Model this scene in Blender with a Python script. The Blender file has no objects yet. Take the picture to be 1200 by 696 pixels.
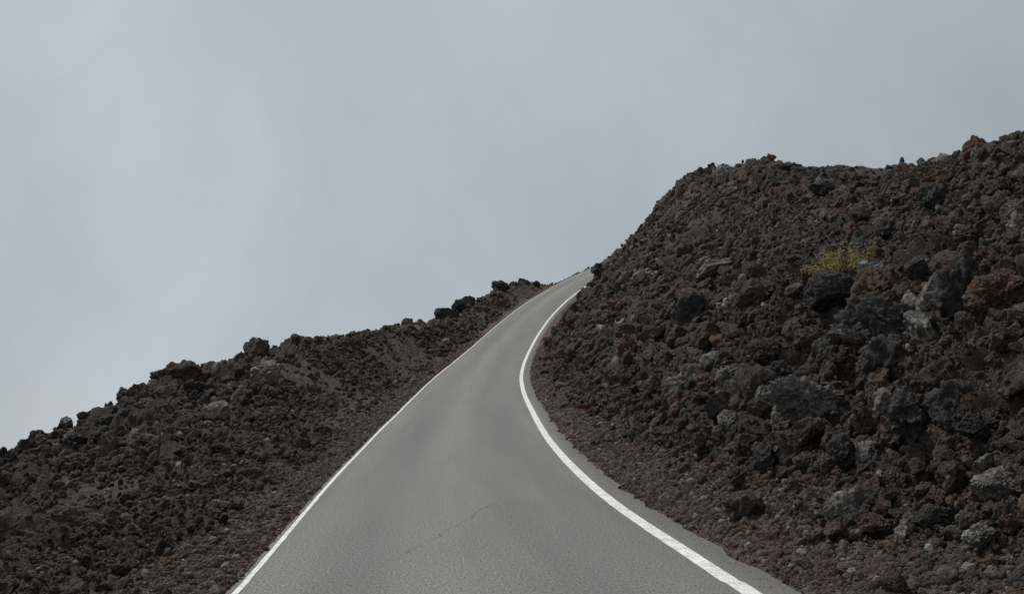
import bpy, bmesh, math, random
import numpy as np
from mathutils import Vector, Matrix, Euler
from mathutils.bvhtree import BVHTree
rng = np.random.default_rng(7); random.seed(7)
C = bpy.context.scene.collection

# ------------------------------------------------------------------ road line in plan and in height
KS = np.array([0, 8, 16, 24, 32, 40, 50, 60, 75, 90, 110, 130.])
TH = np.array([-.06313, -.09381, -.0499, -.02695, -.02144, -.00316, .03285, .05753, .09314, .16261, .31187, .51772])
GR = np.array([.07661, .079, .11312, .12679, .13537, .14802, .16592, .19167, .22686, .27211, .3126, .34022])
S = np.arange(-60, 260.01, .5)
th = np.interp(S, KS, TH); g = np.interp(S, np.r_[KS, 150, 190], np.r_[GR, .02, -.1])
k9 = np.ones(9) / 9
th = np.convolve(np.pad(th, 4, 'edge'), k9, 'valid'); g = np.convolve(np.pad(g, 4, 'edge'), k9, 'valid')
def integ(v, c0):
    a = np.concatenate([[0], np.cumsum(v * .5)[:-1]]); return a - a[120] + c0
RX = integ(np.sin(th), .24851); RY = integ(np.cos(th), 3.0); RZ = integ(g, -1.42502)
def road(s, d):
    t = np.interp(s, S, th)
    return np.interp(s, S, RX) + d * np.cos(t), np.interp(s, S, RY) - d * np.sin(t), np.interp(s, S, RZ)
def sst(a, b, x):
    t = np.clip((x - a) / (b - a), 0, 1); return t * t * (3 - 2 * t)
SKR = np.array([-60, 4, 10, 16, 22, 28, 34, 40, 48, 56, 64, 72, 80, 88, 96, 104, 112, 122, 140.])
HR = np.array([5.7, 5.7, 5.75, 5.95, 6.45, 7.0, 8.0, 8.95, 10.2, 11.15, 11.34, 11.34, 10.69, 9.94, 9.41, 9.22, 8.86, 7.83, 5.63])
SKL = np.array([-60, 2, 8, 14, 20, 26, 32, 38, 44, 52, 60, 68, 76, 84, 92, 100, 108, 116, 140.])
HL = np.array([0, -.75, -1.25, -1.32, -.22, .58, 1.06, 1.37, 1.52, 1.46, 1.4, 1.04, .63, .63, .8, .85, .85, -.9, -1.99])
ED = np.linspace(0, 120, 2401); dE = ED[1] - ED[0]
cum = lambda v: np.concatenate([[0], np.cumsum(v)[:-1] * dE])
FD = cum(.22 + .70 * sst(.3, 1.8, ED) - .42 * sst(6, 15, ED) - .25 * sst(20, 40, ED))
FD2 = cum(.22 + 1.03 * sst(.2, 1.4, ED) - .95 * sst(16, 30, ED))
RE, LE = 2.4, 2.05                                   # asphalt edge beyond each painted line
def right(s, d):
    e = np.maximum(d - RE - .95 * sst(58, 82, s), 0); w = sst(30, 70, s)
    f = np.interp(e, ED, FD) * (1 - w) + np.interp(e, ED, FD2) * w; H = np.interp(s, SKR, HR)
    h = np.clip(.5 + .5 * (H - f) / .6, 0, 1)
    return H * (1 - h) + f * h - .6 * h * (1 - h) - .30 * np.maximum(e - np.interp(s, [20, 45, 60], [15, 17.5, 19]), 0), f / np.maximum(H, .1)
def left(s, d):
    e = np.maximum(-d - LE, 0); H = np.interp(s, SKL, HL); ec = np.interp(s, [0, 30, 50, 80, 110], [6.5, 6, 5, 3.6, 2.6])
    up = H * sst(.25, 1, e / ec) - .12 * sst(.1, .35, e / ec) * (1 - sst(.35, .8, e / ec)) * ec / 6
    o = np.maximum(e - ec, 0)
    return np.where(e < ec, up, H - .04 * o * o * np.exp(-o / 6) - .45 * np.maximum(o - 1, 0)), e / ec

# ------------------------------------------------------------------ noise
GRD = np.array([[1,1,0],[-1,1,0],[1,-1,0],[-1,-1,0],[1,0,1],[-1,0,1],[1,0,-1],[-1,0,-1],[0,1,1],[0,-1,1],[0,1,-1],[0,-1,-1]], np.float32)
def hsh(i, j, k, seed):
    h = (i.astype(np.uint32) * np.uint32(374761393) + j.astype(np.uint32) * np.uint32(668265263)
         + k.astype(np.uint32) * np.uint32(2246822519) + np.uint32(seed * 97 + 13) * np.uint32(3266489917))
    h = (h ^ (h >> np.uint32(13))) * np.uint32(1274126177)
    return h ^ (h >> np.uint32(16))
def gn(p, seed=0):
    q = np.floor(p).astype(np.int64); f = (p - q).astype(np.float32); u = f * f * f * (f * (f * 6 - 15) + 10)
    r = np.zeros(len(p), np.float32)
    for a in (0, 1):
        for b in (0, 1):
            for c in (0, 1):
                G = GRD[hsh(q[:, 0] + a, q[:, 1] + b, q[:, 2] + c, seed) % np.uint32(12)]
                v = G[:, 0] * (f[:, 0] - a) + G[:, 1] * (f[:, 1] - b) + G[:, 2] * (f[:, 2] - c)
                r += v * (u[:, 0] if a else 1 - u[:, 0]) * (u[:, 1] if b else 1 - u[:, 1]) * (u[:, 2] if c else 1 - u[:, 2])
    return r
def fbm(p, o=4, seed=0):
    r, a, p = 0, 1., np.asarray(p)
    for i in range(o):
        r = r + a * gn(p, seed + i); p = p * 2.03 + 7.1; a *= .5
    return r
def billow(p, o=4, seed=0):
    r, a, p = 0, 1., np.asarray(p)
    for i in range(o):
        r = r + a * (np.abs(gn(p, seed + i)) * 2 - .5); p = p * 2.07 + 3.3; a *= .5
    return r
def worley(p, seed=0):                               # distances to the two nearest scattered points, and the nearest one's own number
    q = np.floor(p).astype(np.int64); f = p - q
    d1 = np.full(len(p), 9.); d2 = d1.copy(); idn = np.zeros(len(p))
    for a in (-1, 0, 1):
        for b in (-1, 0, 1):
            for c in (-1, 0, 1):
                h = hsh(q[:, 0] + a, q[:, 1] + b, q[:, 2] + c, seed)
                d = ((a + (h & np.uint32(255)) / 255. - f[:, 0]) ** 2 + (b + ((h >> np.uint32(8)) & np.uint32(255)) / 255. - f[:, 1]) ** 2
                     + (c + ((h >> np.uint32(16)) & np.uint32(255)) / 255. - f[:, 2]) ** 2)
                n = d < d1
                d2 = np.where(n, d1, np.minimum(d2, d)); idn = np.where(n, (h >> np.uint32(24)) / 255., idn); d1 = np.minimum(d1, d)
    return np.sqrt(d1), np.sqrt(d2), idn

# ------------------------------------------------------------------ materials
def mat(name):
    m = bpy.data.materials.new(name); m.use_nodes = True
    nt = m.node_tree; b = nt.nodes['Principled BSDF']; b.inputs['Roughness'].default_value = .86
    b.inputs['Specular IOR Level'].default_value = .25
    return m, nt, b
def node(nt, t, **kw):
    n = nt.nodes.new(t)
    for k, v in kw.items():
        if k in n.inputs: n.inputs[k].default_value = v
        else: setattr(n, k, v)
    return n
def ramp(nt, fac, stops, interp='LINEAR'):
    r = nt.nodes.new('ShaderNodeValToRGB'); r.color_ramp.interpolation = interp
    e = r.color_ramp.elements
    for i, (p, c) in enumerate(stops):
        x = e[i] if i < 2 else e.new(p)
        x.position = p; x.color = (c, c, c, 1) if isinstance(c, (int, float)) else (*c, 1)
    nt.links.new(fac, r.inputs[0]); return r.outputs[0]
def mix(nt, fac, a, b, mode='MIX'):
    n = nt.nodes.new('ShaderNodeMix'); n.data_type = 'RGBA'; n.blend_type = mode
    for i, v in ((0, fac), (6, a), (7, b)):
        if isinstance(v, bpy.types.NodeSocket): nt.links.new(v, n.inputs[i])
        else: n.inputs[i].default_value = v if i == 0 else (*v, 1)
    return n.outputs[2]
def noise(nt, vec, sc, det=4, rough=.55, dist=0):
    n = node(nt, 'ShaderNodeTexNoise', Scale=sc, Detail=det, Roughness=rough, Distortion=dist)
    nt.links.new(vec, n.inputs['Vector']); return n.outputs[0]
def voro(nt, vec, sc, feature='F1'):
    n = node(nt, 'ShaderNodeTexVoronoi', Scale=sc); n.feature = feature
    nt.links.new(vec, n.inputs['Vector']); return n.outputs['Distance']
def math_(nt, op, a, b=0.):
    n = nt.nodes.new('ShaderNodeMath'); n.operation = op
    for i, v in ((0, a), (1, b)):
        if isinstance(v, bpy.types.NodeSocket): nt.links.new(v, n.inputs[i])
        else: n.inputs[i].default_value = v
    return n.outputs[0]
def bump(nt, b, layers):
    prev = None
    for h, dist, st in layers:
        n = node(nt, 'ShaderNodeBump', Strength=st, Distance=dist); nt.links.new(h, n.inputs['Height'])
        if prev: nt.links.new(prev, n.inputs['Normal'])
        prev = n.outputs[0]
    nt.links.new(prev, b.inputs['Normal'])
TONES = [(0, (.029, .027, .026)), (.28, (.045, .036, .031)), (.52, (.078, .058, .046)), (.70, (.098, .059, .046)), (.82, (.13, .120, .110)), (1, (.28, .27, .25))]
def lava_material(name, tone=None, attr=None, a=None, b=None, patch=(.30, .29, .27), amount=.5, pit=1., edge_highlight=.55):
    """Clinkery lava: two close earth colours blotched together, pale lichen flecks, vesicles as relief."""
    m, nt, bs = mat(name)
    P = nt.nodes.new('ShaderNodeNewGeometry').outputs['Position']
    if attr:
        at = node(nt, 'ShaderNodeAttribute', attribute_name='tone'); at.attribute_type = attr
        n = math_(nt, 'ADD', at.outputs['Fac'], math_(nt, 'MULTIPLY', math_(nt, 'SUBTRACT', noise(nt, P, 2.6, 3), .5), .5))
        col = ramp(nt, n, TONES)
    else:
        col = mix(nt, ramp(nt, noise(nt, P, 2.3, 5), [(.35, 0.), (.65, 1.)]), a, b)
    v = ramp(nt, noise(nt, P, 17, 5, .65), [(.28, .42), (.72, 1.6)])
    col = mix(nt, 1., col, v, 'MULTIPLY')
    pt = nt.nodes.new('ShaderNodeNewGeometry').outputs['Pointiness']
    col = mix(nt, math_(nt, 'MULTIPLY', ramp(nt, math_(nt, 'ADD', pt, math_(nt, 'MULTIPLY', math_(nt, 'SUBTRACT', noise(nt, P, 13, 4, .7), .5), .16)), [(.52, 0.), (.66, 1.)]), edge_highlight), col, (.17, .158, .142))  # lit-edge highlights painted into the colour: sharp edges go paler
    pf = ramp(nt, noise(nt, P, 6.5, 6, .7, .6), [(.66 - .16 * amount, 0.), (.80 - .16 * amount, 1.)])
    col = mix(nt, math_(nt, 'MULTIPLY', pf, min(.75, .35 + .4 * amount)), col, patch)
    nt.links.new(col, bs.inputs['Base Color'])
    bump(nt, bs, [(noise(nt, P, 11, 6, .7), .09, 1.), (ramp(nt, voro(nt, P, 48), [(.1, 0.), (.5, 1.)]), .014, .9 * pit), (noise(nt, P, 90, 3, .6), .006, .7)])
    return m
M_RUBBLE = lava_material('lava_rubble_surface', attr='INSTANCER', amount=.12)
M = {
 'charcoal': lava_material('charcoal_lava', a=(.030, .029, .029), b=(.050, .048, .047), amount=.15),
 'dark brown': lava_material('dark_brown_lava', a=(.041, .034, .030), b=(.064, .051, .043), amount=.12),
 'brown': lava_material('brown_lava', a=(.058, .046, .037), b=(.088, .069, .055), amount=.22),
 'rust red': lava_material('rust_red_lava', a=(.105, .056, .042), b=(.075, .052, .043), amount=.15),
 'grey': lava_material('grey_lava', a=(.115, .107, .098), b=(.185, .175, .161), amount=.5),
 'pale grey': lava_material('pale_grey_lava', a=(.22, .21, .195), b=(.14, .135, .127), amount=.8),
 'lichen spotted': lava_material('lichen_spotted_lava', a=(.080, .074, .067), b=(.140, .132, .121), patch=(.42, .41, .385), amount=1.0),
 'beige': lava_material('beige_lava', a=(.23, .20, .165), b=(.16, .138, .115), amount=.5),
}
# the bank itself
def terrain_material():
    m, nt, bs = mat('lava_bank_surface')
    P = nt.nodes.new('ShaderNodeNewGeometry').outputs['Position']
    at = node(nt, 'ShaderNodeAttribute', attribute_name='gravel').outputs['Fac']
    red = node(nt, 'ShaderNodeAttribute', attribute_name='red').outputs['Fac']
    base = ramp(nt, noise(nt, P, .55, 5, .6), [(.30, (.032, .028, .026)), (.45, (.046, .037, .031)), (.58, (.070, .053, .042)), (.70, (.052, .046, .041)), (.8, (.085, .079, .072))])
    base = mix(nt, red, base, (.080, .046, .036))
    base = mix(nt, math_(nt, 'MULTIPLY', node(nt, 'ShaderNodeAttribute', attribute_name='soil').outputs['Fac'], .75), base, ramp(nt, noise(nt, P, 3.5, 6, .7), [(.3, (.050, .039, .030)), (.7, (.085, .066, .050))]))
    gcol = ramp(nt, noise(nt, P, 28, 5, .7), [(.3, (.048, .035, .030)), (.5, (.094, .066, .056)), (.62, (.115, .078, .065)), (.78, (.17, .14, .12))])
    v = ramp(nt, noise(nt, P, 14, 5, .65), [(.28, .45), (.72, 1.6)])
    col = mix(nt, 1., mix(nt, at, base, gcol), v, 'MULTIPLY')
    pf = ramp(nt, noise(nt, P, 4.5, 6, .72, .6), [(.58, 0.), (.72, 1.)])
    col = mix(nt, math_(nt, 'MULTIPLY', pf, .3), col, (.17, .165, .155))
    nt.links.new(col, bs.inputs['Base Color'])
    bump(nt, bs, [(noise(nt, P, 9, 6, .72), .10, 1.), (voro(nt, P, 22), .04, .7), (voro(nt, P, 65), .015, .8)])
    return m
M_BANK = terrain_material()

def road_material():
    m, nt, bs = mat('worn_asphalt'); bs.inputs['Roughness'].default_value = .88
    P = nt.nodes.new('ShaderNodeNewGeometry').outputs['Position']
    uv = node(nt, 'ShaderNodeUVMap', uv_map='road').outputs[0]
    sx = nt.nodes.new('ShaderNodeSeparateXYZ'); nt.links.new(uv, sx.inputs[0]); u, v = sx.outputs[0], sx.outputs[1]
    st = nt.nodes.new('ShaderNodeMapping'); nt.links.new(uv, st.inputs[0]); st.inputs['Scale'].default_value = (1, .06, 1)
    base = ramp(nt, noise(nt, st.outputs[0], 1.1, 4, .55), [(.3, (.134, .136, .132)), (.7, (.186, .186, .179))])
    def band(c, w):
        return ramp(nt, math_(nt, 'ABSOLUTE', math_(nt, 'ADD', math_(nt, 'SUBTRACT', u, c), math_(nt, 'MULTIPLY', math_(nt, 'SUBTRACT', noise(nt, st.outputs[0], 1.0, 2), .5), .35))), [(0., 1.), (w, 0.)])
    base = mix(nt, math_(nt, 'MULTIPLY', band(-.25, .75), .45), base, (.236, .236, .230))       # pale polished strip between the wheel tracks
    base = mix(nt, math_(nt, 'MULTIPLY', band(-1.0, .45), .5), base, (.145, .147, .145))
    base = mix(nt, math_(nt, 'MULTIPLY', band(1.0, .6), .5), base, (.158, .160, .157))
    base = mix(nt, math_(nt, 'MULTIPLY', band(-1.75, .28), .35), base, (.225, .226, .222))
    s4 = nt.nodes.new('ShaderNodeMapping'); nt.links.new(uv, s4.inputs[0]); s4.inputs['Scale'].default_value = (1, .11, 1)
    blot = ramp(nt, noise(nt, s4.outputs[0], 4.2, 5, .6), [(.3, .965), (.7, 1.035)])
    base = mix(nt, 1., base, blot, 'MULTIPLY')
    # the cracked stretch, coarse and darker on its near side
    w1 = math_(nt, 'MULTIPLY', math_(nt, 'SUBTRACT', noise(nt, P, 2.4, 5, .7), .5), .35)
    a = (-.78, 6.9); b_ = (.42, 10.9); L = math.hypot(b_[0] - a[0], b_[1] - a[1]); tx, ty = (b_[0] - a[0]) / L, (b_[1] - a[1]) / L
    du, dv = math_(nt, 'SUBTRACT', u, a[0]), math_(nt, 'SUBTRACT', v, a[1])
    along = math_(nt, 'ADD', math_(nt, 'MULTIPLY', du, tx), math_(nt, 'MULTIPLY', dv, ty))
    off = math_(nt, 'ADD', math_(nt, 'SUBTRACT', math_(nt, 'MULTIPLY', du, ty), math_(nt, 'MULTIPLY', dv, tx)), w1)
    inl = ramp(nt, math_(nt, 'DIVIDE', math_(nt, 'ADD', along, .4), L + .8), [(0, 0.), (.12, 1.), (.86, 1.), (1, 0.)])
    brk = ramp(nt, noise(nt, P, 7, 3), [(.42, 0.), (.56, 1.)])
    crack = math_(nt, 'MULTIPLY', math_(nt, 'MULTIPLY', ramp(nt, math_(nt, 'ABSOLUTE', off), [(0., 1.), (.026, 0.)]), inl), brk)
    patch = math_(nt, 'MULTIPLY', math_(nt, 'MULTIPLY', ramp(nt, off, [(0., 0.), (.30, .8), (.5, .7), (1., 0.)]), inl), .8)
    grain = noise(nt, P, 210, 3, .7)
    gr = mix(nt, patch, ramp(nt, grain, [(.32, .62), (.68, 1.36)]), ramp(nt, noise(nt, P, 95, 4, .8), [(.36, .42), (.64, 1.35)]))
    s5 = nt.nodes.new('ShaderNodeMapping'); nt.links.new(uv, s5.inputs[0]); s5.inputs['Scale'].default_value = (1, .55, 1)
    gr2 = ramp(nt, noise(nt, s5.outputs[0], 44, 1.5, .6), [(.28, .56), (.72, 1.44)])
    col = mix(nt, 1., mix(nt, 1., base, gr, 'MULTIPLY'), gr2, 'MULTIPLY')
    # grit washed from the bank along the outer edge of the asphalt
    em = nt.nodes.new('ShaderNodeMapRange'); nt.links.new(math_(nt, 'ADD', u, math_(nt, 'MULTIPLY', math_(nt, 'SUBTRACT', noise(nt, P, 7, 5, .7), .5), .45)), em.inputs[0])
    em.inputs[1].default_value = 2.06; em.inputs[2].default_value = 2.34
    col = mix(nt, math_(nt, 'MULTIPLY', em.outputs[0], .85), col, ramp(nt, noise(nt, P, 46, 3, .75), [(.34, (.035, .033, .032)), (.66, (.20, .19, .18))]))
    nt.links.new(mix(nt, math_(nt, 'MULTIPLY', crack, .6), col, (.022, .022, .022)), bs.inputs['Base Color'])
    bump(nt, bs, [(noise(nt, P, 70, 3, .75), .010, .9)])
    return m
M_ROAD = road_material()
def paint_material():
    m, nt, bs = mat('worn_white_paint'); bs.inputs['Roughness'].default_value = .7
    P = nt.nodes.new('ShaderNodeNewGeometry').outputs['Position']
    n1 = noise(nt, P, 42, 5, .85); n2 = noise(nt, P, 7, 4)
    n2 = noise(nt, P, 5, 5, .65)
    wear = ramp(nt, math_(nt, 'ADD', n1, math_(nt, 'MULTIPLY', n2, .25)), [(.52, 1.), (.67, 0.)])
    base = mix(nt, ramp(nt, n2, [(.35, 0.), (.7, 1.)]), (.74, .75, .74), (.82, .83, .82))
    nt.links.new(mix(nt, wear, base, (.33, .33, .32)), bs.inputs['Base Color'])
    bump(nt, bs, [(n1, .004, .6)])
    return m
M_PAINT = paint_material()
def leaf_material(name, stops, sc=9):
    m, nt, bs = mat(name); bs.inputs['Roughness'].default_value = .7
    P = nt.nodes.new('ShaderNodeNewGeometry').outputs['Position']
    nt.links.new(ramp(nt, noise(nt, P, sc, 4, .7), stops), bs.inputs['Base Color'])
    return m

# ------------------------------------------------------------------ object helpers
def tag(o, label=None, cat=None, group=None, kind=None):
    for k, v in (('label', label), ('category', cat), ('group', group), ('kind', kind)):
        if v: o[k] = v
    return o
def link(name, me, m=None, parent=None):
    o = bpy.data.objects.new(name, me); C.objects.link(o)
    if m: me.materials.append(m)
    if parent: o.parent = parent
    return o
def fast_mesh(name, V, Fq, smooth=True):
    me = bpy.data.meshes.new(name); n = Fq.shape[1]
    me.vertices.add(len(V)); me.vertices.foreach_set('co', np.asarray(V, np.float32).ravel())
    me.loops.add(Fq.size); me.loops.foreach_set('vertex_index', Fq.astype(np.int32).ravel())
    me.polygons.add(len(Fq)); me.polygons.foreach_set('loop_start', np.arange(0, Fq.size, n, dtype=np.int32))
    if smooth: me.polygons.foreach_set('use_smooth', np.ones(len(Fq), bool))
    me.update(); me.validate(); return me
def grid_faces(nr, nc):
    i = np.arange(nr * nc).reshape(nr, nc)
    return np.stack([i[:-1, :-1], i[:-1, 1:], i[1:, 1:], i[1:, :-1]], -1).reshape(-1, 4)

# ------------------------------------------------------------------ terrain: one sheet carrying the road bed and both banks
sv = [np.linspace(-40, 1.5, 24), np.arange(2, 9, .03)]
x = 9.
tmp = []
while x < 135:
    tmp.append(x); x += .0042 * (x + 3)
sv = np.concatenate(sv + [np.array(tmp), np.arange(136, 236, 4)])
dv = np.concatenate([np.linspace(-110, -21, 26), np.arange(-20, -9.2, .14), np.arange(-9.1, -2.10, .042), [-2.08, -2.03, -1.9, -1.5, -.5, .5, 1.5, 2.2, 2.33],
                     np.arange(2.38, 12, .032), np.arange(12, 20, .075), np.linspace(20.5, 70, 40)])
NS, ND = len(sv), len(dv)
ss, dd = np.meshgrid(sv, dv, indexing='ij')
X, Y, Z = road(ss, dd)
hr, fr = right(ss, dd); hl, fl = left(ss, dd)
isr = dd > 0
Z = Z + np.where(isr, hr, hl)
P0 = np.stack([X, Y, Z], -1)
ta = np.gradient(P0, axis=0); tb = np.gradient(P0, axis=1)
Nn = np.cross(tb, ta); area = np.linalg.norm(Nn, axis=-1); Nn /= area[..., None] + 1e-12
Nn *= np.sign(Nn[..., 2:3] + 1e-9)
eR = np.maximum(dd - RE - .85 * sst(58, 82, ss), 0); eL = np.maximum(-dd - LE, 0); e = np.where(isr, eR, eL)
P0[..., 2] -= np.where(isr, 0, .22 * sst(109, 113, ss) * np.minimum(eL, 3)); Z = P0[..., 2]
pts = P0.reshape(-1, 3)
edge_w = gn(pts * [.5, .5, .5], 41).reshape(NS, ND)
gwid = np.where(isr, 1.15 + .7 * edge_w, .85 + .35 * edge_w) * np.where(isr, np.interp(ss, [5, 20, 60], [1.25, 1., .8]), np.interp(ss, [5, 20, 60, 90], [1, 1., .9, .5]))
gravel = 1 - sst(.75, 1.2, e / np.maximum(gwid, .2))
amp = sst(.02, 1., e / np.maximum(gwid, .2) - .35)
act = (e > 0).ravel() & (np.abs(dd) < 45).ravel() & (ss > -2).ravel() & (ss < 140).ravel()
idx = np.nonzero(act)[0]; q = pts[idx]
D = np.zeros(len(pts)); R_ = np.zeros(len(pts))
wq = q + .22 * np.stack([gn(q * 1.9, 5), gn(q * 1.9 + 9, 6), gn(q * 1.9 + 19, 7)], -1)
big = billow(wq * .36, 3, 11)
d1, d2, id0 = worley(wq * .72, 14); crag = np.clip(d2 - d1, 0, .4) / .4 * .5 + id0 * .9 - .75
d1, d2, id1 = worley(wq * 1.55, 3); blocks = np.clip(d2 - d1, 0, .35) / .35 * .6 + id1 * .8 - .7
d1, d2, id2 = worley(wq * 4.3, 4); blocks2 = np.clip(d2 - d1, 0, .3) / .3 * .5 + id2 * .8 - .6
d1, d2, id3 = worley(q * 11., 8); cind = np.clip(d2 - d1, 0, .3) / .3 * .5 + id3 - .6
fine = billow(wq * 5.5, 3, 21)
rough_zone = np.clip(.55 + 1.1 * gn(q * .22, 33), .25, 1.2)
ampq = amp.ravel()[idx]; rs = isr.ravel()[idx]; sq = ss.ravel()[idx]
low = np.where(rs, 1.12, .9) * np.where(rs, np.interp(fr.ravel()[idx], [.55, .85], [1, .6]), 1)
cr = np.where(rs, sst(.84, .97, fr.ravel()[idx]) * sst(1.3, 1.1, fr.ravel()[idx]) * sst(18, 32, sq), sst(.75, .95, fl.ravel()[idx]) * sst(1.35, 1.15, fl.ravel()[idx]))
mid = np.where(rs, sst(.08, .2, fr.ravel()[idx]) * sst(.75, .5, fr.ravel()[idx]) * sst(.2, .45, gn(q * .16, 36) + .45), 0)
soil = np.where(rs, sst(.12, .4, gn(q * .3, 38)) * sst(.5, .75, fr.ravel()[idx]) * .7, sst(.0, .3, gn(q * [.28, .2, .3], 37) + .12)) * (1 - .8 * cr)
low = low * (1 - .72 * soil) * (1 + np.where(rs, .85, .45) * cr)
SO = np.zeros(len(pts)); SO[idx] = soil; MI = np.zeros(len(pts)); MI[idx] = mid; CR = np.zeros(len(pts)); CR[idx] = cr
D[idx] = .7 * cr * rs * gn(q * .34, 44) + ampq * low * ((.34 + .12 * mid) * big * rough_zone + (.36 * mid + .20 * cr) * crag + (.24 + .10 * mid) * blocks * rough_zone + .13 * blocks2 - .08 * fine) + (.35 + .65 * ampq) * .028 * cind + .03 * (1 - ampq) * fbm(q * 1.2, 3, 55) * sst(0, .3, e.ravel()[idx])
far = np.where(rs, np.interp(sq, [40, 80], [1, 1.15]), np.interp(sq, [40, 110], [1, 1.5])); D[idx] *= far
D[idx] -= .012 * sst(.15, 0, e.ravel()[idx])
redn = np.clip(gn(q * .35, 71) * 1.6, 0, .7) * np.where(rs, 1, .5)
R_[idx] = redn
D = D.reshape(NS, ND)
bed = (dd > -LE) & (dd < RE)
P1 = P0 + Nn * D[..., None]
P1[..., 2] -= np.where(bed, .10, 0)
P1[:, 0, 2] = -48; P1[:, -1, 2] = -48; P1[0, :, 2] = -48; P1[-1, :, 2] = -48
me = fast_mesh('terrain', P1.reshape(-1, 3), grid_faces(NS, ND))
for nm, arr in (('gravel', np.where(bed, 0, gravel)), ('red', R_), ('soil', SO)):
    a = me.attributes.new(nm, 'FLOAT', 'POINT'); a.data.foreach_set('value', np.asarray(arr, np.float32).ravel())
tag(link('terrain', me, M_BANK), kind='structure')
tN = np.cross(np.gradient(P1, axis=1), np.gradient(P1, axis=0)); tN /= np.linalg.norm(tN, axis=-1)[..., None] + 1e-12
tN *= np.sign(tN[..., 2:3] + 1e-9)
# the mountain side far below, out to the horizon
bm = bmesh.new(); bmesh.ops.create_circle(bm, cap_ends=True, segments=96, radius=4000)
bm.free()
rad = np.concatenate([[0], np.geomspace(20, 6000, 40)]); an_ = np.linspace(0, 2 * np.pi, 129)
rr_, aa_ = np.meshgrid(rad, an_, indexing='ij'); gxy = np.stack([rr_ * np.cos(aa_), rr_ * np.sin(aa_), 0 * rr_], -1).reshape(-1, 3)
gxy[:, 2] = -.21 * rr_.ravel() + .02 * rr_.ravel() * gn(gxy * .004, 15) - 2
gm = fast_mesh('ground', gxy, grid_faces(41, 129)[:, ::-1])
go = tag(link('ground', gm, lava_material('far_ground', a=(.045, .038, .034), b=(.06, .05, .042))), kind='structure'); go.location.z = -44

# ------------------------------------------------------------------ road and painted lines
def uneven(s, d):
    p = np.stack([s * .12, d * .5, np.zeros_like(s)], -1).reshape(-1, 3)
    return (.03 * gn(p, 91)).reshape(s.shape) - .010 * d * d * .25
def strip(name, s, d, m, lift, uv=True):
    x, y, z = road(s, d)
    V = np.stack([x, y, z + uneven(s, d) + lift], -1)
    me = fast_mesh(name, V.reshape(-1, 3), grid_faces(*s.shape))
    me.flip_normals()
    l = me.uv_layers.new(name='road'); vi = np.empty(len(me.loops), np.int32); me.loops.foreach_get('vertex_index', vi)
    l.data.foreach_set('uv', np.stack([d.ravel()[vi], s.ravel()[vi]], -1).astype(np.float32).ravel())
    return tag(link(name, me, m), kind='structure')
rs_ = np.concatenate([np.arange(-40, 2, 1.), np.arange(2, 30, .08), np.arange(30, 140, .4), np.arange(140, 232, 2.)])
cols = np.linspace(0, 1, 26)
s2, c2 = np.meshgrid(rs_, cols, indexing='ij')
z0 = np.zeros_like(rs_)
jl = fbm(np.stack([rs_ * 1.3, z0, z0], -1), 4, 61) * .025; jr = fbm(np.stack([rs_ * 1.1, z0 + 5, z0], -1), 5, 62) * .15
d2_ = (-2.075 + jl)[:, None] * (1 - c2) + (2.41 + jr)[:, None] * c2
strip('road', s2, d2_, M_ROAD, 0)
def paint(name, dc, w, seed):
    jag = fbm(np.stack([rs_ * 2.2, z0 + seed, z0], -1), 4, seed) * .006
    jag2 = fbm(np.stack([rs_ * 2.2, z0 - seed, z0], -1), 4, seed + 4) * .006
    step = np.where((rs_ > 5.55) & (seed == 101), .022, 0)      # the painter's small joint in the line
    a, b = dc - w / 2 + jag - step, dc + w / 2 + jag2 - step
    s3, c3 = np.meshgrid(rs_, np.linspace(0, 1, 4), indexing='ij')
    return strip(name, s3, a[:, None] * (1 - c3) + b[:, None] * c3, M_PAINT, .004)
paint('edge_line', 2.0, .165, 101)
paint('edge_line', -2.0, .052, 131)

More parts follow.
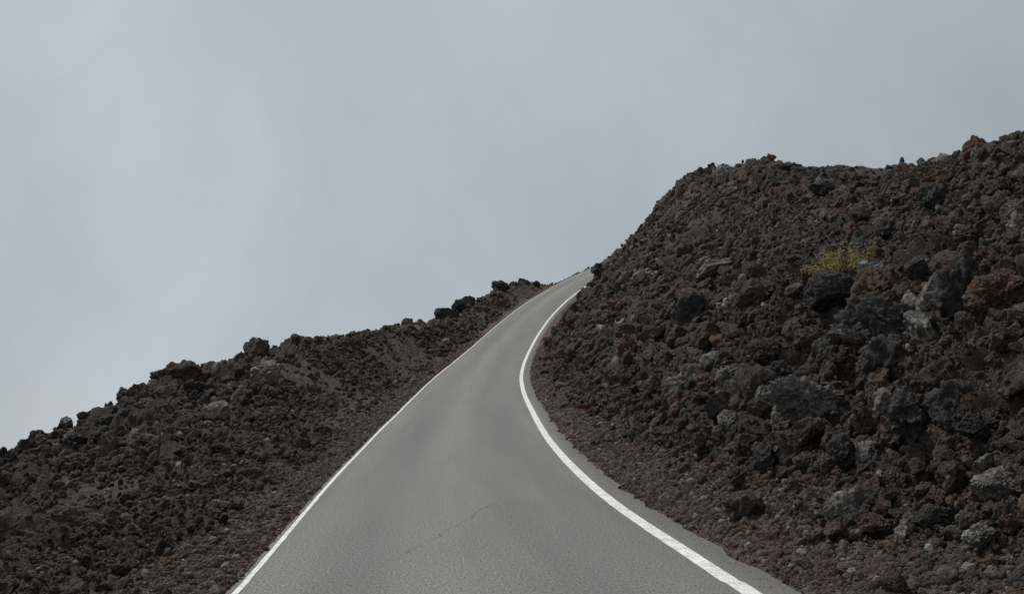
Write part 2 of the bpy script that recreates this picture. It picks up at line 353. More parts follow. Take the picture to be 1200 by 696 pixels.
# ------------------------------------------------------------------ rocks
ICO = {}
def ico(sub):
    if sub not in ICO:
        bm = bmesh.new(); bmesh.ops.create_icosphere(bm, subdivisions=sub, radius=1)
        ICO[sub] = (np.array([v.co[:] for v in bm.verts]), np.array([[v.index for v in f.verts] for f in bm.faces])); bm.free()
    return ICO[sub]
STYLE = {  # number of broken faces, nearest face, lumps, roughness, pits
 'angular': (12, .46, .20, .09, .05), 'blocky': (7, .46, .08, .07, .03), 'rounded': (6, .66, .20, .12, .09),
 'jagged': (9, .50, .50, .11, .08), 'knobbly': (6, .58, .40, .14, .10), 'flat': (9, .46, .18, .10, .05)}
def rock_mesh(name, style, seed, sub, dims=(1, 1, 1)):
    r = np.random.default_rng(seed); v, f = ico(sub); dirs = v
    n, hmin, lump, rough, pits = STYLE[style]
    p = dirs * (1 + (.12 if style == 'blocky' else .34) * fbm(dirs * 1.1 + seed, 2, seed))[:, None]
    if style == 'blocky':
        A = np.array([[1, 0, 0], [-1, 0, 0], [0, 1, 0], [0, -1, 0], [0, 0, 1], [0, 0, -1]]) + r.normal(0, .18, (6, 3)); A = np.concatenate([A, r.normal(0, 1, (n - 4, 3))])
    else: A = r.normal(0, 1, (n, 3))
    A /= np.linalg.norm(A, axis=1)[:, None]
    H = hmin + r.random(len(A)) * (.95 - hmin)
    wob = (.03 if style == 'blocky' else .07) * fbm(p * 2.2, 3, seed + 3)
    for a, h in zip(A, H):
        o = p @ a + wob - h; p = p - np.maximum(o, 0)[:, None] * a * .99
    p = p * np.array(dims) * (.5, .5, .5)
    sz = float(np.mean(dims)); u = p / sz
    u = u + .12 * np.stack([gn(u * 2.7 + seed, 1), gn(u * 2.7 + 9, 2), gn(u * 2.7 + 21, 3)], -1)
    sg = {'jagged': -1, 'angular': -1, 'flat': -1, 'knobbly': .6}.get(style, 1)
    disp = sg * lump * .36 * billow(u * 2.6 + seed, 4, seed + 5) + rough * .8 * fbm(u * 7 + seed, 3, seed + 9)
    if sub >= 4:
        d1, d2, _ = worley(u * 9 + seed, seed + 2)
        disp = disp - pits * 1.6 * np.clip(.42 - d1, 0, 1) - .35 * rough * billow(u * 17, 3, seed + 8)
    p = p + dirs * (disp * sz * .7)[:, None]
    me = fast_mesh(name, p, f, sub >= 5); me.materials.append(None)
    return me

def at(s, d):
    """Nearest sheet vertex to a place given along and across the road: its position and the smooth bank's normal."""
    i = int(np.argmin(np.abs(sv - s))); j = int(np.argmin(np.abs(dv - d)))
    return P1[i, j].copy(), Nn[i, j].copy()

# each boulder one could point to:  name, s, d, (width, depth, height), style, look, yaw, tilt, lift, label, short name used in other labels
LM = [
 ('boulder', 13.8, 6.3, (.95, .85, .80), 'blocky', 'charcoal', 10, 5, .28, 'blocky charcoal boulder with flat broken faces directly under the yellow shrub', 'blocky charcoal boulder'),
 ('boulder', 13.0, 6.75, (.62, .45, .42), 'angular', 'lichen spotted', -25, 10, .20, 'whitish lichened boulder beside the blocky charcoal boulder and under the shrub', 'whitish lichened boulder'),
 ('boulder', 8.16, 5.95, (.72, .7, .66), 'rounded', 'rust red', 0, 0, .25, 'big rounded reddish boulder high on the bank above the dark curved slab', 'big reddish boulder'),
 ('boulder', 9.9, 4.5, (.95, .65, .62), 'knobbly', 'grey', 15, 12, .25, 'big knobbly grey boulder resting on top of the flat rust brown rock', 'big knobbly grey boulder'),
 ('boulder', 8.9, 4.1, (.58, .4, .34), 'flat', 'rust red', 20, -12, .14, 'flat rust brown rock tucked under the big knobbly grey boulder', 'flat rust rock'),
 ('boulder', 4.95, 4.0, (.40, .36, .36), 'angular', 'lichen spotted', 0, 0, .12, 'angular pale grey block with white streaks, nearest big block above the gravel', 'angular pale block'),
 ('boulder', 5.55, 4.25, (.40, .3, .22), 'angular', 'lichen spotted', 40, 8, .10, 'low grey stone with white streaks just behind the angular pale block', 'white streaked stone'),
 ('boulder', 6.18, 3.5, (.34, .3, .26), 'angular', 'rust red', 30, 0, .10, 'rust brown angular stone half sunk in the gravel foot of the bank', 'rust angular stone'),
 ('boulder', 24.2, 6.3, (1.2, .9, 1.15), 'jagged', 'charcoal', 0, 0, .15, 'dark jagged outcrop with curled edges midway up the bank beside a pale outcrop', 'dark curled outcrop'),
 ('boulder', 21.4, 6.4, (1.05, .8, .85), 'jagged', 'lichen spotted', 60, 0, .12, 'pale lichened jagged outcrop touching the dark curled outcrop', 'pale lichened outcrop'),
 ('boulder', 27.5, 7.7, (1.35, .9, .7), 'flat', 'beige', 10, -10, .15, 'broad flat greyish brown slab lying on the upper slope above the curled outcrop', 'broad flat slab'),
 ('boulder', 46.6, 12.3, (.85, .7, 1.15), 'angular', 'pale grey', 0, 10, .22, 'pale upright block just under the crest of the high bank', 'pale upright crest block'),
 ('boulder', 43.8, 11.8, (1.05, .5, .45), 'flat', 'pale grey', -15, -15, .15, 'pale flat shard lying below the pale upright crest block', 'pale flat shard'),
 ('boulder', 45.0, 13.2, (.7, .6, .95), 'angular', 'grey', 0, 14, -.1, 'grey pinnacle standing up on the crest beside the pale upright block', 'grey crest pinnacle'),
 ('boulder', 44.2, 13.6, (.6, .5, .7), 'angular', 'dark brown', 20, -25, -.15, 'short leaning brown spike beside the grey crest pinnacle', 'leaning brown spike'),
 ('boulder', 40.0, 13.4, (1.5, .9, .75), 'angular', 'charcoal', 0, 0, .05, 'clump of jagged dark lava on the skyline between spike and hooked rock', 'jagged skyline clump'),
 ('boulder', 38.0, 13.6, (.75, .35, .45), 'angular', 'charcoal', 20, 38, .15, 'dark hooked rock tilting up from the skyline past the jagged clump', 'hooked skyline rock'),
 ('boulder', 25.4, 10.5, (1.3, .9, .7), 'angular', 'charcoal', 10, 0, .0, 'dark jagged outcrop capping the dip where the brown mound begins', 'dark cap outcrop'),
 ('boulder', 10.0, 7.4, (.34, .3, .40), 'angular', 'lichen spotted', 0, 10, .15, 'small grey upright stone with a white spot, high on the bank by frame edge', 'white spotted stone'),
 ('boulder', 61.6, 13.0, (1.5, 1, .9), 'angular', 'charcoal', 0, 0, .1, 'first dark clump on the skyline at the shoulder of the high bank', 'skyline shoulder clump'),
 ('boulder', 39.2, 8.9, (.9, .5, .8), 'angular', 'brown', 10, 15, .15, 'brown three-sided slab set in fine rubble on the far upper slope', 'brown three-sided slab'),
 ('boulder', 14.9, 4.75, (.72, .55, .68), 'jagged', 'lichen spotted', 0, 0, .15, 'whitish ragged outcrop low on the bank over the dark rubble', 'whitish ragged outcrop'),
 ('boulder', 13.9, 5.2, (.6, .5, .55), 'knobbly', 'dark brown', 0, 0, .18, 'round dark brown lump just above the whitish ragged outcrop', 'round dark lump'),
 ('boulder', 11.3, 4.95, (.5, .4, .42), 'rounded', 'dark brown', 0, 0, .15, 'smooth shell-like brown boulder right behind the big knobbly grey boulder', 'shell-like boulder'),
 ('boulder', 13.0, 5.6, (.7, .5, .6), 'knobbly', 'brown', 0, 0, .12, 'lumpy brown boulder straight below the blocky charcoal boulder', 'lumpy brown boulder'),
 ('boulder', 5.94, 4.45, (.44, .35, .24), 'flat', 'charcoal', 0, 10, .10, 'dark curved slab lying above the white streaked stone', 'dark curved slab'),
 ('boulder', 5.46, 3.72, (.32, .26, .2), 'rounded', 'charcoal', 0, 0, .08, 'smooth dark dome of lava set in the rusty gravel', 'smooth dark dome'),
 ('boulder', 4.92, 3.72, (.15, .14, .14), 'rounded', 'grey', 0, 0, .05, 'small round grey stone below the angular pale block', 'small round grey stone'),
 ('boulder', 4.55, 3.62, (.25, .2, .16), 'knobbly', 'lichen spotted', 0, 0, .06, 'speckled whitish stone lying in the gravel in front of the round grey stone', 'speckled whitish stone'),
 ('boulder', 4.44, 3.78, (.16, .14, .15), 'knobbly', 'rust red', 0, 0, .06, 'small orange red stone touching the speckled whitish stone', 'orange red stone'),
 ('boulder', 44.6, 6.9, (1.9, 1.1, 1.35), 'jagged', 'charcoal', 0, 0, .1, 'long dark outcrop low on the bank where the road bends out of sight', 'dark bend outcrop'),
 ('boulder', 6.24, 3.95, (.22, .2, .18), 'angular', 'rust red', 60, 0, .07, 'small orange brown stone just above the rust angular stone', 'orange brown stone'),
 ('boulder', 78, 8.6, (.8, .7, .7), 'angular', 'dark brown', 0, 0, -.3, 'dark knob sticking out of the steep edge above the road bend', 'dark edge knob'),
 ('boulder', 35.5, -8.1, (1.15, 1, 1.25), 'angular', 'brown', 15, 8, .30, 'tall brownish boulder standing on the skyline of the low bank', 'tall skyline boulder'),
 ('boulder', 30.1, -6.5, (1.05, .8, .85), 'rounded', 'beige', 0, 0, .32, 'pale rounded boulder just under the tall skyline boulder', 'pale rounded boulder'),
 ('boulder', 23.7, -6.3, (.85, .6, .62), 'angular', 'beige', 25, 20, .30, 'beige angular slab lying on the low bank below the skyline outcrop', 'beige angular slab'),
 ('boulder', 28.2, -8.6, (1.6, 1.2, 1.0), 'angular', 'dark brown', 0, 0, .12, 'broad dark outcrop rising on the skyline of the low bank', 'broad skyline outcrop'),
 ('boulder', 22.3, -8.6, (.5, .42, .36), 'angular', 'charcoal', 0, 0, .2, 'dark rock on the skyline, second along the low bank from its near end', 'second low skyline rock'),
 ('boulder', 20.3, -8.5, (.44, .38, .36), 'angular', 'charcoal', 40, 0, .2, 'dark rock alone on the skyline at the near end of the low bank', 'lone low skyline rock'),
 ('boulder', 80, -6.0, (2.3, 1.5, 1.8), 'blocky', 'charcoal', 20, 10, .25, 'biggest dark block leaning out of the far berm against the sky', 'leaning berm block'),
 ('boulder', 84, -5.9, (1.1, 1, 1.1), 'rounded', 'charcoal', 0, 0, .5, 'round dark rock perched behind the leaning berm block', 'perched round rock'),
 ('boulder', 89, -5.9, (1.9, 1.2, 1.3), 'blocky', 'charcoal', 0, -8, .25, 'dark square block on the far berm past the perched round rock', 'square berm block'),
 ('boulder', 100, -5.3, (1.8, 1.2, 1.25), 'rounded', 'dark brown', 0, 0, .45, 'rounded dark block near the far end of the berm', 'rounded far berm block'),
 ('boulder', 66, -6.2, (.8, .7, .7), 'rounded', 'charcoal', 0, 0, .35, 'single dark round rock standing up from the middle of the berm', 'single berm rock'),
 ('boulder', 108, -3.6, (1.3, .9, .75), 'angular', 'charcoal', 0, 0, .25, 'last dark rock at the end of the berm beside the road', 'last berm rock'),
 ('boulder', 7.1, -2.95, (.17, .2, .30), 'angular', 'charcoal', 10, 12, .10, 'upright dark wedge of lava standing at the inner edge of the red verge', 'upright dark wedge'),
 ('boulder', 9.2, -4.4, (.85, .6, .5), 'rounded', 'brown', 0, 8, .06, 'broad smooth brownish hump in the dark rubble near the verge', 'smooth brownish hump'),
 ('boulder', 13.8, -3.35, (.55, .4, .28), 'flat', 'brown', 30, 0, .08, 'flat brown rock beside the dry grass tuft on the low bank', 'flat verge rock'),
]
anchors = []
protos = {}
for i, (nm, s, d, dims, style, look, yaw, tilt, lift, label, short) in enumerate(LM):
    me = rock_mesh('boulder', style, 300 + i, 6 if s < 16 else 5, dims); me.materials[0] = M[look]
    i0_, j0_ = int(np.argmin(np.abs(sv - s))), int(np.argmin(np.abs(dv - d))); n = Nn[i0_, j0_]
    near_ = np.linalg.norm(P0[max(0, i0_ - 60):i0_ + 60, max(0, j0_ - 40):j0_ + 40] - P0[i0_, j0_], axis=-1) < .45 * dims[0]
    p = P0[i0_, j0_] + n * np.percentile(D[max(0, i0_ - 60):i0_ + 60, max(0, j0_ - 40):j0_ + 40][near_], 60)
    o = link('boulder', me); o.location = p + np.array([0, 0, lift * dims[2]]) + n * .10 * (d > 0)
    o.rotation_euler = (math.radians(-4), math.radians(tilt), math.radians(yaw))
    tag(o, label, 'boulder', 'boulders standing out on the lava banks')
    anchors.append((np.array(o.location), short, d > 0))

# ---- rubble: sampled over the sheet, size floor growing with the distance from the road's near end
cam_p = np.array([0, 0, 0.])
dist = np.linalg.norm(P1 - cam_p, axis=-1)
cell = area * 1.0
inside = (ss > 1) & (ss < 138) & (np.abs(dd) < 40) & (e > .25)
behind = np.where(isr, sst(1.5, 1.15, fr), sst(1.7, 1.25, fl)) + .03
inside &= behind > .04
def sample(w, n):
    cdf = np.cumsum(w.ravel()); i = np.searchsorted(cdf, rng.random(n) * cdf[-1]); return i
smin = np.maximum(.035, .0030 * dist)
low_lying = sst(.30, -.12, D) + .12
w = cell * inside * behind * (low_lying * (1 - .8 * SO.reshape(NS, ND))) * np.where(isr, 1, .7) * (1 - .97 * sst(.2, .7, gravel)) / smin ** 2
NR = 80000
ri = sample(w, NR)
jit = (rng.random((NR, 2)) - .5)
taf, tbf = np.gradient(P1, axis=0).reshape(-1, 3), np.gradient(P1, axis=1).reshape(-1, 3)
Pf, Nf, P1f = Nn.reshape(-1, 3), tN.reshape(-1, 3), P1.reshape(-1, 3)
rp = P1f[ri] + taf[ri] * jit[:, :1] + tbf[ri] * jit[:, 1:]
rsz = smin.ravel()[ri] * (1 - rng.random(NR) * .997) ** (-1 / np.where(isr.ravel()[ri], 1.95, 2.1))
zone = np.clip(.75 + 1.2 * gn(P1f[ri] * .3, 82), .35, 1.5)
rright = isr.ravel()[ri]
rsz = np.minimum(rsz * (.8 + .35 * zone), (np.where(rright, .40, .21) + .30 * MI[ri]) * zone * np.interp(dist.ravel()[ri], [15, 60], [1, 1.7]) * np.where(rright, np.interp(fr.ravel()[ri], [.5, .75, .88, 1.02], [1, .5, .5, .7]), np.interp(fl.ravel()[ri], [.75, .95], [1, 1.9])))
rnd = rng.random(NR)
frq, flq = fr.ravel()[ri], fl.ravel()[ri]
onc = np.where(rright, (frq > .88) & (frq < 1.12) & (ss.ravel()[ri] > 24) & (ss.ravel()[ri] < 64), (flq > .8) & (flq < 1.15))
rsz = np.where(onc & (rng.random(NR) < .10), np.minimum(rsz * 2.2 + .08, np.where(rright, .75, np.interp(ss.ravel()[ri], [15, 30, 70], [.24, .45, .95]))), rsz)
rsz = np.where(rright & (frq > .5) & ~onc, np.minimum(rsz * np.where(rng.random(NR) < .03, 2.3, .85), .5), rsz)
reg = gn(P1f[ri] * .45, 71) * .35 + R_.ravel()[ri] * .25
tone = np.clip(.30 + .14 * rng.normal(0, 1, NR) + reg * .7 + np.where(rright, .04, .0), 0, .68)
tone = np.where(rnd > .94, .78 + .12 * rng.random(NR), tone)
tone = np.where(rnd > .994, .92 + .08 * rng.random(NR), tone)
rsz = np.minimum(rsz, .05 * dist.ravel()[ri] * np.where(rright & (ss.ravel()[ri] < 26), np.interp(frq, [.6, .85], [1, .42]), 1))
rp[:, 2] -= np.where(onc, .22 * rsz, 0)
rp = rp + (Pf[ri] * .5 + Nf[ri] * .5) * (rsz * .20)[:, None]

# ---- the ones that show largest become rocks of their own
F = 1200.; YH = 538.; PITCH = math.atan((YH - 348) / F)
cp, sp = math.cos(PITCH), math.sin(PITCH)
dep = rp[:, 1] * cp + rp[:, 2] * sp; up = -rp[:, 1] * sp + rp[:, 2] * cp
px, py = 600 + F * rp[:, 0] / dep, 348 - F * up / dep
show = rsz / dep * F
okk = (dep > 2) & (px > 8) & (px < 1192) & (py > 5) & (py < 690) & (show > 6)
step = 4
Vc = P1[::step, ::step]; bt = BVHTree.FromPolygons(Vc.reshape(-1, 3).tolist(), grid_faces(*Vc.shape[:2]).tolist())
order = np.argsort(-np.where(okk, show, 0)); chosen = []
taken = []
for i in order:
    if len(chosen) >= 262 or not okk[i]: break
    t = rp[i] + Pf[ri[i]] * (rsz[i] * .5 + .12); L = np.linalg.norm(t)
    if bt.ray_cast(Vector((0, 0, 0)), Vector(t / L), L - .1)[0] is not None: continue
    if any(np.linalg.norm(a[0] - rp[i]) < rsz[i] * .55 + .62 * max(l[3]) for a, l in zip(anchors, LM)): continue
    if taken and np.min(np.linalg.norm(np.array(taken) - rp[i], axis=1)) < rsz[i] * .7: continue
    chosen.append(i); taken.append(rp[i])
kinds = ['angular', 'blocky', 'rounded', 'jagged', 'knobbly', 'flat']
for st in kinds:
    for v in range(3):
        dims = (1.25, 1.0, .55) if st == 'flat' else (1.1, .95, .85)
        protos[(st, v)] = rock_mesh('lava_rock', st, 500 + 7 * v + kinds.index(st) * 31, 5, dims)
used = set()
DIRS = ['beyond', 'above and beyond', 'straight above', 'above', 'beside', 'below', 'straight below', 'below and beyond']
def direction(i, a, isright):
    dpt = a[1] * cp + a[2] * sp; ax, ay = 600 + F * a[0] / dpt, 348 - F * (-a[1] * sp + a[2] * cp) / dpt
    dx, dy = px[i] - ax, py[i] - ay
    r = -dx if isright else dx                                   # towards the road
    an = math.degrees(math.atan2(-dy, r)) % 360
    return ['on the road side of', 'above and roadward of', 'straight above', 'above and outward from', 'on the far side from road of',
            'below and outward from', 'straight below', 'below and roadward of'][int((an + 22.5) // 45) % 8]
def look_of(t):
    return 'charcoal' if t < .16 else 'dark brown' if t < .40 else 'brown' if t < .60 else 'rust red' if t < .76 else 'grey' if t < .92 else 'pale grey'
for n, i in enumerate(chosen):
    st = ['angular', 'blocky', 'jagged', 'angular', 'jagged', 'knobbly', 'rounded', 'flat'][int(rng.integers(8))] ; v = int(rng.integers(3)); look = look_of(tone[i]); z_ = rsz[i]
    if z_ > .30 and rng.random() < .45: look = ['charcoal', 'dark brown', 'lichen spotted', 'charcoal'][int(rng.integers(4))]
    if look == 'grey' and rng.random() < .4: look = 'lichen spotted'
    size = 'fist sized' if z_ < .16 else 'head sized' if z_ < .27 else 'bucket sized' if z_ < .42 else 'barrel sized' if z_ < .8 else 'table sized'
    o = bpy.data.objects.new('lava_rock', protos[(st, v)]); C.objects.link(o)
    o.material_slots[0].link = 'OBJECT'; o.material_slots[0].material = M[look]
    o.location = rp[i] + Pf[ri[i]] * z_ * .06; o.scale = [z_ * f for f in (.9 + .3 * rng.random(3))]
    o.rotation_euler = rng.random(3) * (1.2, 1.2, 6.28) if st in ('flat', 'blocky') else rng.random(3) * 6.28
    near = sorted(anchors, key=lambda a: np.linalg.norm(a[0] - rp[i]) + 1e3 * (a[2] != bool(rright[i])))
    for a in near[:25]:
        lb = '%s %s %s lava rock %s the %s' % (size, look, st, direction(i, a[0], a[2]), a[1])
        if len(lb.replace('-', ' ').split()) <= 16 and lb not in used: break
    used.add(lb)
    tag(o, lb, 'rock', 'lava rocks on the banks')
keep = np.ones(NR, bool); keep[chosen] = False
for (a, sh, b), l in zip(anchors, LM):
    keep &= ~((np.linalg.norm(rp - a, axis=1) < .62 * max(l[3])) & (rsz > .06))
rsz = np.minimum(rsz, np.where(okk, np.maximum(show[chosen].min() if chosen else 99, 3) * dep / F * .98, rsz))

# ---- everything smaller: two loose masses, instanced on points
def proto_collection(name, specs, m):
    c = bpy.data.collections.new(name)
    for j, (st, sd, sub, dims) in enumerate(specs):
        me = rock_mesh(name, st, sd, sub, dims); me.materials[0] = m
        c.objects.link(bpy.data.objects.new('%s_%02d' % (name, j), me))
    return c
def scatter(name, pos, size, tones, coll, m):
    me = bpy.data.meshes.new(name); me.vertices.add(len(pos)); me.vertices.foreach_set('co', pos.astype(np.float32).ravel())
    n = len(pos); nk = len(coll.objects)
    for nm, ty, arr in (('tone', 'FLOAT', tones), ('size', 'FLOAT', size), ('pick', 'INT', rng.integers(0, nk, n))):
        a = me.attributes.new(nm, ty, 'POINT'); a.data.foreach_set('value', np.asarray(arr, np.int32 if ty == 'INT' else np.float32))
    a = me.attributes.new('turn', 'FLOAT_VECTOR', 'POINT'); a.data.foreach_set('vector', (rng.random((n, 3)) * 6.283).astype(np.float32).ravel())
    o = link(name, me, m)
    ng = bpy.data.node_groups.new(name + '_nodes', 'GeometryNodeTree')
    ng.interface.new_socket('Geometry', in_out='INPUT', socket_type='NodeSocketGeometry'); ng.interface.new_socket('Geometry', in_out='OUTPUT', socket_type='NodeSocketGeometry')
    gi, gout = ng.nodes.new('NodeGroupInput'), ng.nodes.new('NodeGroupOutput')
    ip = ng.nodes.new('GeometryNodeInstanceOnPoints'); ip.inputs['Pick Instance'].default_value = True
    ci = ng.nodes.new('GeometryNodeCollectionInfo'); ci.inputs['Collection'].default_value = coll
    ci.inputs['Separate Children'].default_value = True; ci.inputs['Reset Children'].default_value = True
    def attr(nm, ty):
        a = ng.nodes.new('GeometryNodeInputNamedAttribute'); a.data_type = ty; a.inputs['Name'].default_value = nm
        return next(s for s in a.outputs if s.enabled and s.name == 'Attribute')
    L = ng.links.new
    L(gi.outputs[0], ip.inputs['Points']); L(ci.outputs[0], ip.inputs['Instance']); L(attr('pick', 'INT'), ip.inputs['Instance Index'])
    e2 = ng.nodes.new('FunctionNodeEulerToRotation'); L(attr('turn', 'FLOAT_VECTOR'), e2.inputs[0]); L(e2.outputs[0], ip.inputs['Rotation'])
    L(attr('size', 'FLOAT'), ip.inputs['Scale']); L(ip.outputs[0], gout.inputs[0])
    o.modifiers.new('scatter', 'NODES').node_group = ng
    return tag(o, kind='stuff')
cl = proto_collection('clinker', [(['angular', 'jagged', 'knobbly', 'jagged', 'blocky', 'flat'][j % 6], 700 + j, 4, (1.25, 1, .6) if j % 6 == 5 else (1.3, 1, .8)) for j in range(18)], M_RUBBLE)
tag(scatter('lava_rubble', rp[keep], rsz[keep], tone[keep], cl, M_RUBBLE), 'dark brown and charcoal clinker rubble covering both banks of the road', 'rubble')

# gravel: cinders of the verges and of the foot of the banks
gmin = np.maximum(.016, .0023 * dist)
gz = (ss > 2) & (ss < 75) & (e > -.01) & (np.abs(dd) > 2.0) & ~((dd > -LE) & (dd < RE)) & (e < 3.4)
w = cell * gz * np.clip(gravel + .16 * (e < 3), 0, 1) * sst(-.02, .12, e) / gmin ** 2
NG = 62000
gi_ = sample(w, NG); jit = rng.random((NG, 2)) - .5
gp = P1f[gi_] + taf[gi_] * jit[:, :1] + tbf[gi_] * jit[:, 1:]
gs = np.minimum(gmin.ravel()[gi_] * np.where(isr.ravel()[gi_], 1, .6) * (1 - rng.random(NG) * .995) ** (-1 / 2.1), .12)
gt = np.clip(np.where(isr.ravel()[gi_], .55, .66) + .20 * rng.normal(0, 1, NG) + .3 * R_.ravel()[gi_], .05, .74)
rr = rng.random(NG); gt = np.where(rr > .93, .78 + .2 * rng.random(NG), gt)
# strays on the asphalt outside the lines
ns = 1000; s_ = rng.uniform(3, 26, ns) ** 1.0; d_ = np.where(rng.random(ns) < .8, 2.45 - .30 * rng.random(ns) ** 2.2, -2.045 - .05 * rng.random(ns))
xx, yy, zz = road(s_, d_); gp = np.concatenate([gp, np.stack([xx, yy, zz + uneven(s_, d_) + .004], -1)])
gs = np.concatenate([gs, rng.uniform(.005, .011, ns)]); gt = np.concatenate([gt, rng.uniform(.74, .99, ns)])
M_CIN = lava_material('cinder_surface', attr='INSTANCER', amount=.1, edge_highlight=0.)
cg = proto_collection('cinder', [(kinds[j % 5], 800 + j, 2, (1.1, 1, .8)) for j in range(10)], M_CIN)
tag(scatter('cinder_gravel', gp, gs, gt, cg, M_CIN), 'loose reddish brown cinder gravel along both edges of the road', 'gravel')

# ------------------------------------------------------------------ plants
def tube(path, r0, r1, V, Fq, n=5):
    base = len(V)
    for i, p in enumerate(path):
        t = (path[min(i + 1, len(path) - 1)] - path[max(i - 1, 0)]).normalized(); a = t.orthogonal().normalized(); b = t.cross(a)
        r = r0 + (r1 - r0) * i / (len(path) - 1)
        for k in range(n):
            q = p + (a * math.cos(k / n * 6.283) + b * math.sin(k / n * 6.283)) * r; V.append(q[:])
    for i in range(len(path) - 1):
        for k in range(n):
            k2 = (k + 1) % n; Fq.append((base + i * n + k, base + i * n + k2, base + (i + 1) * n + k2, base + (i + 1) * n + k))
def shrub(s, d, W_, D_, H_, label):
    p, n = at(s, d)
    root = tag(bpy.data.objects.new('shrub', None), label, 'shrub'); C.objects.link(root); root.location = p + n * .26
    V, Fq, LV, LF = [], [], [], []
    for k in range(200):
        a = random.uniform(0, 6.283); rr_ = math.sqrt(random.random())
        tip = Vector((math.cos(a) * rr_ * W_ / 2, math.sin(a) * rr_ * D_ / 2, H_ * (1.0 - .85 * rr_ ** 2) * random.uniform(.55, 1.1)))
        tip.z += .25 * tip.x / W_ * H_
        b0 = Vector((tip.x * .35, tip.y * .35, -.12)); mid = (b0 + tip) * .5 + Vector((tip.x * .12, tip.y * .12, -.03))
        path = [b0.lerp(mid, t).lerp(mid.lerp(tip, t), t) for t in (0, .25, .5, .75, 1)]
        tube(path, .007, .002, V, Fq)
        for j in range(40):
            t = random.uniform(.35, 1.03); c = b0.lerp(mid, t).lerp(mid.lerp(tip, t), t) + Vector([random.gauss(0, .022) for _ in range(3)])
            u = Vector([random.gauss(0, 1) for _ in range(3)]).normalized(); w_ = u.orthogonal().normalized() * random.uniform(.003, .006); u = u * random.uniform(.010, .020)
            i0 = len(LV); LV += [(c - u)[:], (c + w_)[:], (c + u)[:], (c - w_)[:]]; LF.append((i0, i0 + 1, i0 + 2, i0 + 3))
    link('stem', fast_mesh('stem', np.array(V), np.array(Fq)), leaf_material('dry_twig', [(.3, (.06, .045, .03)), (.7, (.11, .085, .055))]), root)
    link('foliage', fast_mesh('foliage', np.array(LV), np.array(LF), False), leaf_material('yellow_green_leaf', [(.34, (.10, .09, .03)), (.44, (.24, .20, .055)), (.55, (.46, .37, .12)), (.68, (.60, .52, .22))], 16), root)
shrub(14.9, 7.05, 1.9, .8, .5, 'low yellow green shrub growing over the blocky charcoal boulder')
def tuft(s, d, n, h, spread, m, label, cat='grass tuft', nm='grass_tuft', bw=.004):
    p, _ = at(s, d); V, Fq = [], []
    for k in range(n):
        a = random.uniform(0, 6.283); r = spread * math.sqrt(random.random()) * .5
        b0 = Vector((math.cos(a) * r, math.sin(a) * r, -.03)); lean = Vector((math.cos(a) + random.gauss(0, .5), math.sin(a) + random.gauss(0, .5), 0)) * random.uniform(.15, .7) * h
        hh = h * random.uniform(.5, 1.1); sd = lean.cross(Vector((0, 0, 1))).normalized() * bw
        i0 = len(V)
        for t in (0, .4, .75, 1):
            c = b0 + lean * t * t + Vector((0, 0, hh * (t - .25 * t * t))); V += [(c - sd * (1.05 - t))[:], (c + sd * (1.05 - t))[:]]
        for j in range(3): Fq.append((i0 + 2 * j, i0 + 2 * j + 1, i0 + 2 * j + 3, i0 + 2 * j + 2))
    o = link(nm, fast_mesh(nm, np.array(V), np.array(Fq), False), m); o.location = p
    return tag(o, label, cat)
M_DRY = leaf_material('dry_grass', [(.35, (.11, .075, .03)), (.6, (.24, .17, .07)), (.75, (.32, .25, .13))], 12)
tuft(13.7, -2.95, 120, .26, .34, M_DRY, 'dry ochre grass tuft at the edge of the red verge beside flat brown rock')
tuft(15.0, 4.1, 14, .22, .08, M_DRY, 'few pale dry stalks growing low on the bank above the gravel')
tuft(55.5, 13.4, 160, .35, 1.5, leaf_material('olive_grass', [(.35, (.05, .05, .02)), (.65, (.13, .115, .04))], 6), 'olive grass clump along the crest beside the skyline shoulder clump', bw=.012)
tuft(24.6, 3.55, 1300, .17, 1.25, leaf_material('dark_red_leaf', [(.35, (.07, .012, .018)), (.65, (.15, .03, .04))], 9), 'low dark red plant mat at the foot of the bank beside the bend', 'ground cover', 'groundcover_plant', .008).location.z += .06

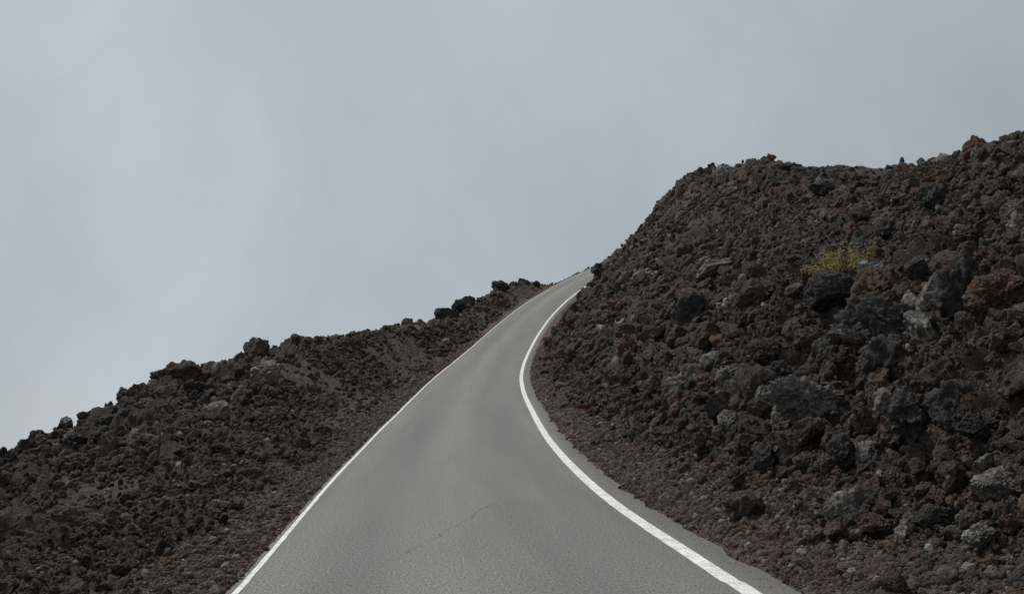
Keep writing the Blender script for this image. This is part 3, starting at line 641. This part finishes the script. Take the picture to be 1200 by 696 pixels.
# ------------------------------------------------------------------ light, sky, camera
SUN_EL, SUN_AZ = math.radians(60), math.radians(305)         # azimuth clockwise from +Y: from behind and to the west of the road
w = bpy.data.worlds.new('World'); bpy.context.scene.world = w; w.use_nodes = True
nt = w.node_tree; bg = nt.nodes['Background']; bg.inputs['Strength'].default_value = .1
sky = nt.nodes.new('ShaderNodeTexSky'); sky.sky_type = 'NISHITA'; sky.sun_disc = False
sky.sun_elevation = SUN_EL; sky.sun_rotation = SUN_AZ; sky.altitude = 2500
tc = nt.nodes.new('ShaderNodeTexCoord').outputs['Generated']
sx = nt.nodes.new('ShaderNodeSeparateXYZ'); nt.links.new(tc, sx.inputs[0])
mp = nt.nodes.new('ShaderNodeMapping'); nt.links.new(tc, mp.inputs[0]); mp.inputs['Scale'].default_value = (1.2, 1, .9); mp.inputs['Rotation'].default_value = (.3, .7, .2)
zen = ramp(nt, sx.outputs[2], [(0., (2.05, 2.21, 2.35)), (.16, (2.09, 2.27, 2.42)), (.38, (2.23, 2.44, 2.61)), (1., (2.3, 2.5, 2.65))])
cl1 = ramp(nt, noise(nt, mp.outputs[0], 2.1, 5, .5, .3), [(.28, .86), (.72, 1.13)])
cl2 = ramp(nt, noise(nt, mp.outputs[0], 5.0, 6, .58, .35), [(.3, .945), (.7, 1.055)])
side = nt.nodes.new('ShaderNodeMapRange'); nt.links.new(sx.outputs[0], side.inputs[0])
side.inputs[1].default_value = -.5; side.inputs[2].default_value = .45; side.inputs[3].default_value = 1.10; side.inputs[4].default_value = .93
col = mix(nt, 1., mix(nt, 1., zen, cl1, 'MULTIPLY'), cl2, 'MULTIPLY'); col = mix(nt, 1., col, side.outputs[0], 'MULTIPLY')
nt.links.new(mix(nt, .97, sky.outputs[0], col), bg.inputs['Color'])
sl = bpy.data.lights.new('sun', 'SUN'); sl.energy = 1.5; sl.angle = math.radians(10); sl.color = (1, .955, .90)
so = bpy.data.objects.new('sun', sl); C.objects.link(so)
dirv = Vector((math.sin(SUN_AZ) * math.cos(SUN_EL), math.cos(SUN_AZ) * math.cos(SUN_EL), math.sin(SUN_EL)))
so.rotation_euler = dirv.to_track_quat('Z', 'Y').to_euler()
cam = bpy.data.cameras.new('camera'); co = bpy.data.objects.new('camera', cam); C.objects.link(co)
cam.sensor_width = 36; cam.lens = 36; cam.clip_end = 9000; cam.clip_start = .05
co.rotation_euler = (math.pi / 2 + PITCH, 0, 0)
sc = bpy.context.scene; sc.camera = co
sc.view_settings.view_transform = 'Standard'; sc.view_settings.look = 'None'; sc.view_settings.exposure = .95; sc.view_settings.gamma = 1
